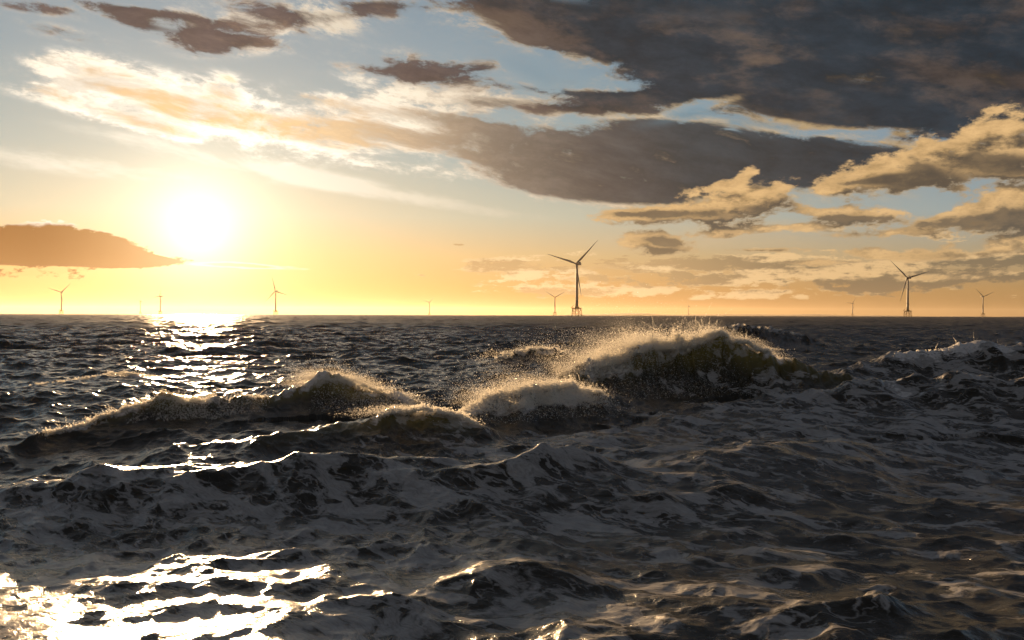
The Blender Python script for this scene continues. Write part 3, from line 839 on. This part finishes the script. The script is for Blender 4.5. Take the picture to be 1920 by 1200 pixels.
SX, SY = sea_co[:, 0], sea_co[:, 1]
def crest_surface(nm, px0, px1, n, wts=None):
    "points on a crest: x, y, z, chosen between two photo columns"
    xs, ys, zs, wf, wb, lean = LINES[nm]
    a, b = [np.interp(p, [((x / y) * FPX + 960) for x, y in zip(xs, ys)], xs) for p in (px0, px1)]
    if wts is None: wts = np.sin(np.linspace(0.03, 3.11, 24)) ** 0.6
    x = a + (b - a) * np.interp(rng.random(n), np.cumsum(wts) / np.sum(wts), np.linspace(0, 1, len(wts)))
    yc, zc = crest_at(nm, x)
    wob = 0.5 * np.sin(x * 0.9 + yc * 0.3) + 0.35 * np.sin(x * 2.3 - yc * 0.5 + 1.0) + 0.2 * np.sin(x * 4.9 + 2.0)
    return x, yc + 0.10 * wf * wob - lean * zc * (zc > .3), zc, wf, wb
def lump(x, f, seed):
    r = np.random.default_rng(seed); s = np.zeros_like(x)
    for k in range(7): s += np.sin(x * f * 1.75 ** k + r.uniform(0, 6.28)) / 1.35 ** k
    return s / 2.2
P_, R_ = [], []
def emit(p, r): P_.append(p); R_.append(r)
WD = np.array([-0.28, 0.30])           # spindrift is blown back over the crest and to the left
def fringe(nm, a, b, n, h, size, depth=0.35, wts=None, blow=0.6, seed=1, zoff=0.0):
    "dense torn lip of whitewater along a crest, its height varying in tongues"
    m = max(8, n // 45)                        # froth comes in clots
    x, y, z, wf, wb = crest_surface(nm, a, b, m, wts)
    tong = np.clip(0.22 + 1.0 * lump(x, 1.6, seed), 0.02, 1.9) * (0.35 + 0.9 * np.abs(lump(x, 7.0, seed + 9)))
    u = rng.random(m) ** 1.5
    hh = u * tong * h
    c = np.stack([x + WD[0] * blow * hh * 1.5, y + rng.normal(0, depth * .6, m) + WD[1] * blow * hh * 1.5, z + zoff + hh - 0.08], 1)
    cr = (0.10 + .20 * h) * rng.lognormal(-.5, .6, m)
    k = rng.integers(0, m, n)
    g = rng.normal(0, 1, (n, 3)); g *= (rng.random((n, 1)) ** .6) / np.linalg.norm(g, axis=1, keepdims=True)
    p = c[k] + g * cr[k][:, None] * np.array([1.3, 1.0, 0.8])
    emit(p, size * .85 * rng.lognormal(0, .65, n) * (1.15 - 0.5 * u[k]))
def mist(nm, a, b, n, h, back, size, wts=None, seed=3, zoff=0.0, sx=0.4):
    "fine droplets thrown up and carried behind the crest"
    x, y, z, wf, wb = crest_surface(nm, a, b, n, wts)
    t = rng.exponential(0.33, n)
    g = np.clip(0.5 + .5 * lump(x, 1.1, seed), .1, 1.5)
    p = np.stack([x + rng.normal(0, sx, n) - back * .35 * t, y + back * .5 * t + rng.normal(0, .4, n), z + zoff + h * g * t * (1 + rng.normal(0, .25, n))], 1)
    emit(p, size * rng.lognormal(0, .5, n))
def jets(nm, a, b, n, h, size, seed=5, ndrop=26):
    "separate thrown strings of water"
    x, y, z, wf, wb = crest_surface(nm, a, b, n)
    for i in range(n):
        k = rng.integers(ndrop // 2, ndrop * 2)
        t = np.sort(rng.random(k))
        hh = h * rng.lognormal(-.35, .5)
        vx, vy = rng.normal(-.15, .45), rng.normal(.0, .3)
        c = rng.uniform(.1, .9)
        p = np.stack([x[i] + vx * t * hh + rng.normal(0, .012, k), y[i] + vy * t * hh + rng.normal(0, .012, k), z[i] + hh * (t * (1 + c) - c * t * t) - .05], 1)
        emit(p, size * (1.1 - .7 * t) * rng.lognormal(0, .3, k))
def skin(nm, a, b, n, s0, s1, size, h=0.04):
    "droplets and froth clinging to the face of the wave, s in metres in front of the crest"
    xs, ys, zs, wf, wb, lean = LINES[nm]
    x, y, z, _, _ = crest_surface(nm, a, b, n)
    yc, zc = crest_at(nm, x)
    s = rng.uniform(s0, s1, n) if s1 > s0 else np.zeros(n)
    u = np.where(s > 0, s / wf, s / wb)
    f = np.exp(-(np.sqrt(u * u + .015) - math.sqrt(.015)) * 1.2)
    yy = yc - s - lean * zc * np.exp(-(u / .45) ** 2) * (zc > .3)
    emit(np.stack([x, yy - rng.exponential(.12, n), zc * f + rng.exponential(h, n) + .03], 1), size * rng.lognormal(0, .5, n))

# the big wave
wt = np.array([.5, 1.2, 2.0, 2.0, 1.5, 1.9, 2.0, 1.2, .8, .5, .25])
fringe('big', 1085, 1300, 36000, 0.40, .017, seed=1)
fringe('big', 1300, 1480, 22000, 0.22, .014, depth=.15, seed=7)
fringe('big', 1095, 1330, 34000, 0.95, .015, depth=.30, seed=2)
fringe('big', 1240, 1360, 26000, 0.60, .017, depth=.4, seed=4)
mist('big', 1070, 1420, 120000, 1.15, 3.2, .0050, wts=wt, seed=3)
mist('big', 1130, 1330, 70000, 1.5, 5.0, .0048, seed=6, sx=.9)
mist('big', 1360, 1480, 26000, .6, 4.0, .005, seed=8)
mist('big', 1090, 1400, 5000, 1.3, 3.0, .011, wts=wt, seed=9)
jets('big', 1120, 1340, 150, .95, .019)
jets('big', 1380, 1450, 30, .35, .018)
skin('big', 1085, 1240, 5000, -.1, 1.1, .012, .10)
skin('big', 1060, 1400, 6500, .2, 4.5, .0085, .25)
# the white breaker below it
fringe('white', 868, 1130, 36000, 0.24, .014, depth=.22, seed=11)
mist('white', 880, 1120, 40000, .75, 2.2, .0045, seed=12)
jets('white', 890, 1120, 140, .38, .013)
skin('white', 870, 1150, 12000, -.1, 1.3, .012, .07)
skin('white', 880, 1180, 3500, .5, 3.2, .008, .2)
# the long amber wave on the left
fringe('amber', 250, 470, 24000, 0.26, .011, depth=.2, seed=21)
fringe('amber', 95, 260, 8000, 0.14, .011, depth=.15, seed=22)
fringe('amber', 560, 790, 14000, 0.14, .010, depth=.15, seed=23)
fringe('amber', 560, 670, 15000, 0.30, .011, depth=.2, seed=24)
mist('amber', 560, 680, 36000, .8, 2.4, .0042, seed=25)
mist('amber', 600, 800, 15000, .45, 1.0, .0050, seed=26)
jets('amber', 280, 500, 220, .26, .011)
jets('amber', 560, 780, 120, .2, .009)
jets('amber', 100, 300, 36, .22, .011)
skin('amber', 600, 830, 6000, 0, 2.4, .0085, .16)
skin('amber', 280, 520, 6000, 0, 1.6, .010, .05)
# the steep peak in the middle
fringe('peak', 715, 800, 10000, 0.11, .012, seed=31)
fringe('peak', 790, 900, 9000, 0.07, .010, seed=32)
mist('peak', 680, 780, 2500, .25, .5, .007, seed=33)
# foam cap of the right hand wave
fringe('right', 1665, 1880, 30000, 0.26, .018, depth=.2, seed=41)
jets('right', 1690, 1800, 14, .35, .014)
jets('right', 1826, 1832, 2, .7, .016)
# smaller crests behind
fringe('dark', 190, 310, 7000, .22, .013, seed=51); fringe('dark', 60, 190, 3500, .12, .012, seed=52)
fringe('mid', 930, 1060, 5000, .22, .018, seed=61); mist('mid', 900, 1080, 2500, .7, 1.5, .012, seed=62)
fringe('far', 1360, 1500, 3500, .20, .022, depth=.2, seed=71)

pos = np.concatenate(P_); rad = np.concatenate(R_)
pos = np.concatenate([pos]); v, f = drops(pos, rad)
link('sea_spray', fast_mesh('sea_spray', v, f, 3, m_spray, False), kind='stuff', label='golden backlit spray and whitewater torn off the wave crests', cat='spray')
print('drops', len(pos))
# ------------------------------------------------------------------ sea air
m_haze = new_mat('sea_haze'); NT = m_haze.node_tree
_v = NT.nodes.new('ShaderNodeVolumePrincipled')
_v.inputs['Color'].default_value = (1.0, .86, .70, 1)
_v.inputs['Density'].default_value = 1.4e-5
_v.inputs['Anisotropy'].default_value = 0.62
_o = NT.nodes.new('ShaderNodeOutputMaterial'); NT.links.new(_v.outputs[0], _o.inputs['Volume'])
b = MB(); b.box(-32000, 32000, -600, 26500, -75, 185)
haze = b.build('haze', m_haze)
haze['kind'] = 'stuff'; haze['label'] = 'thin sea haze that pales the far turbines'
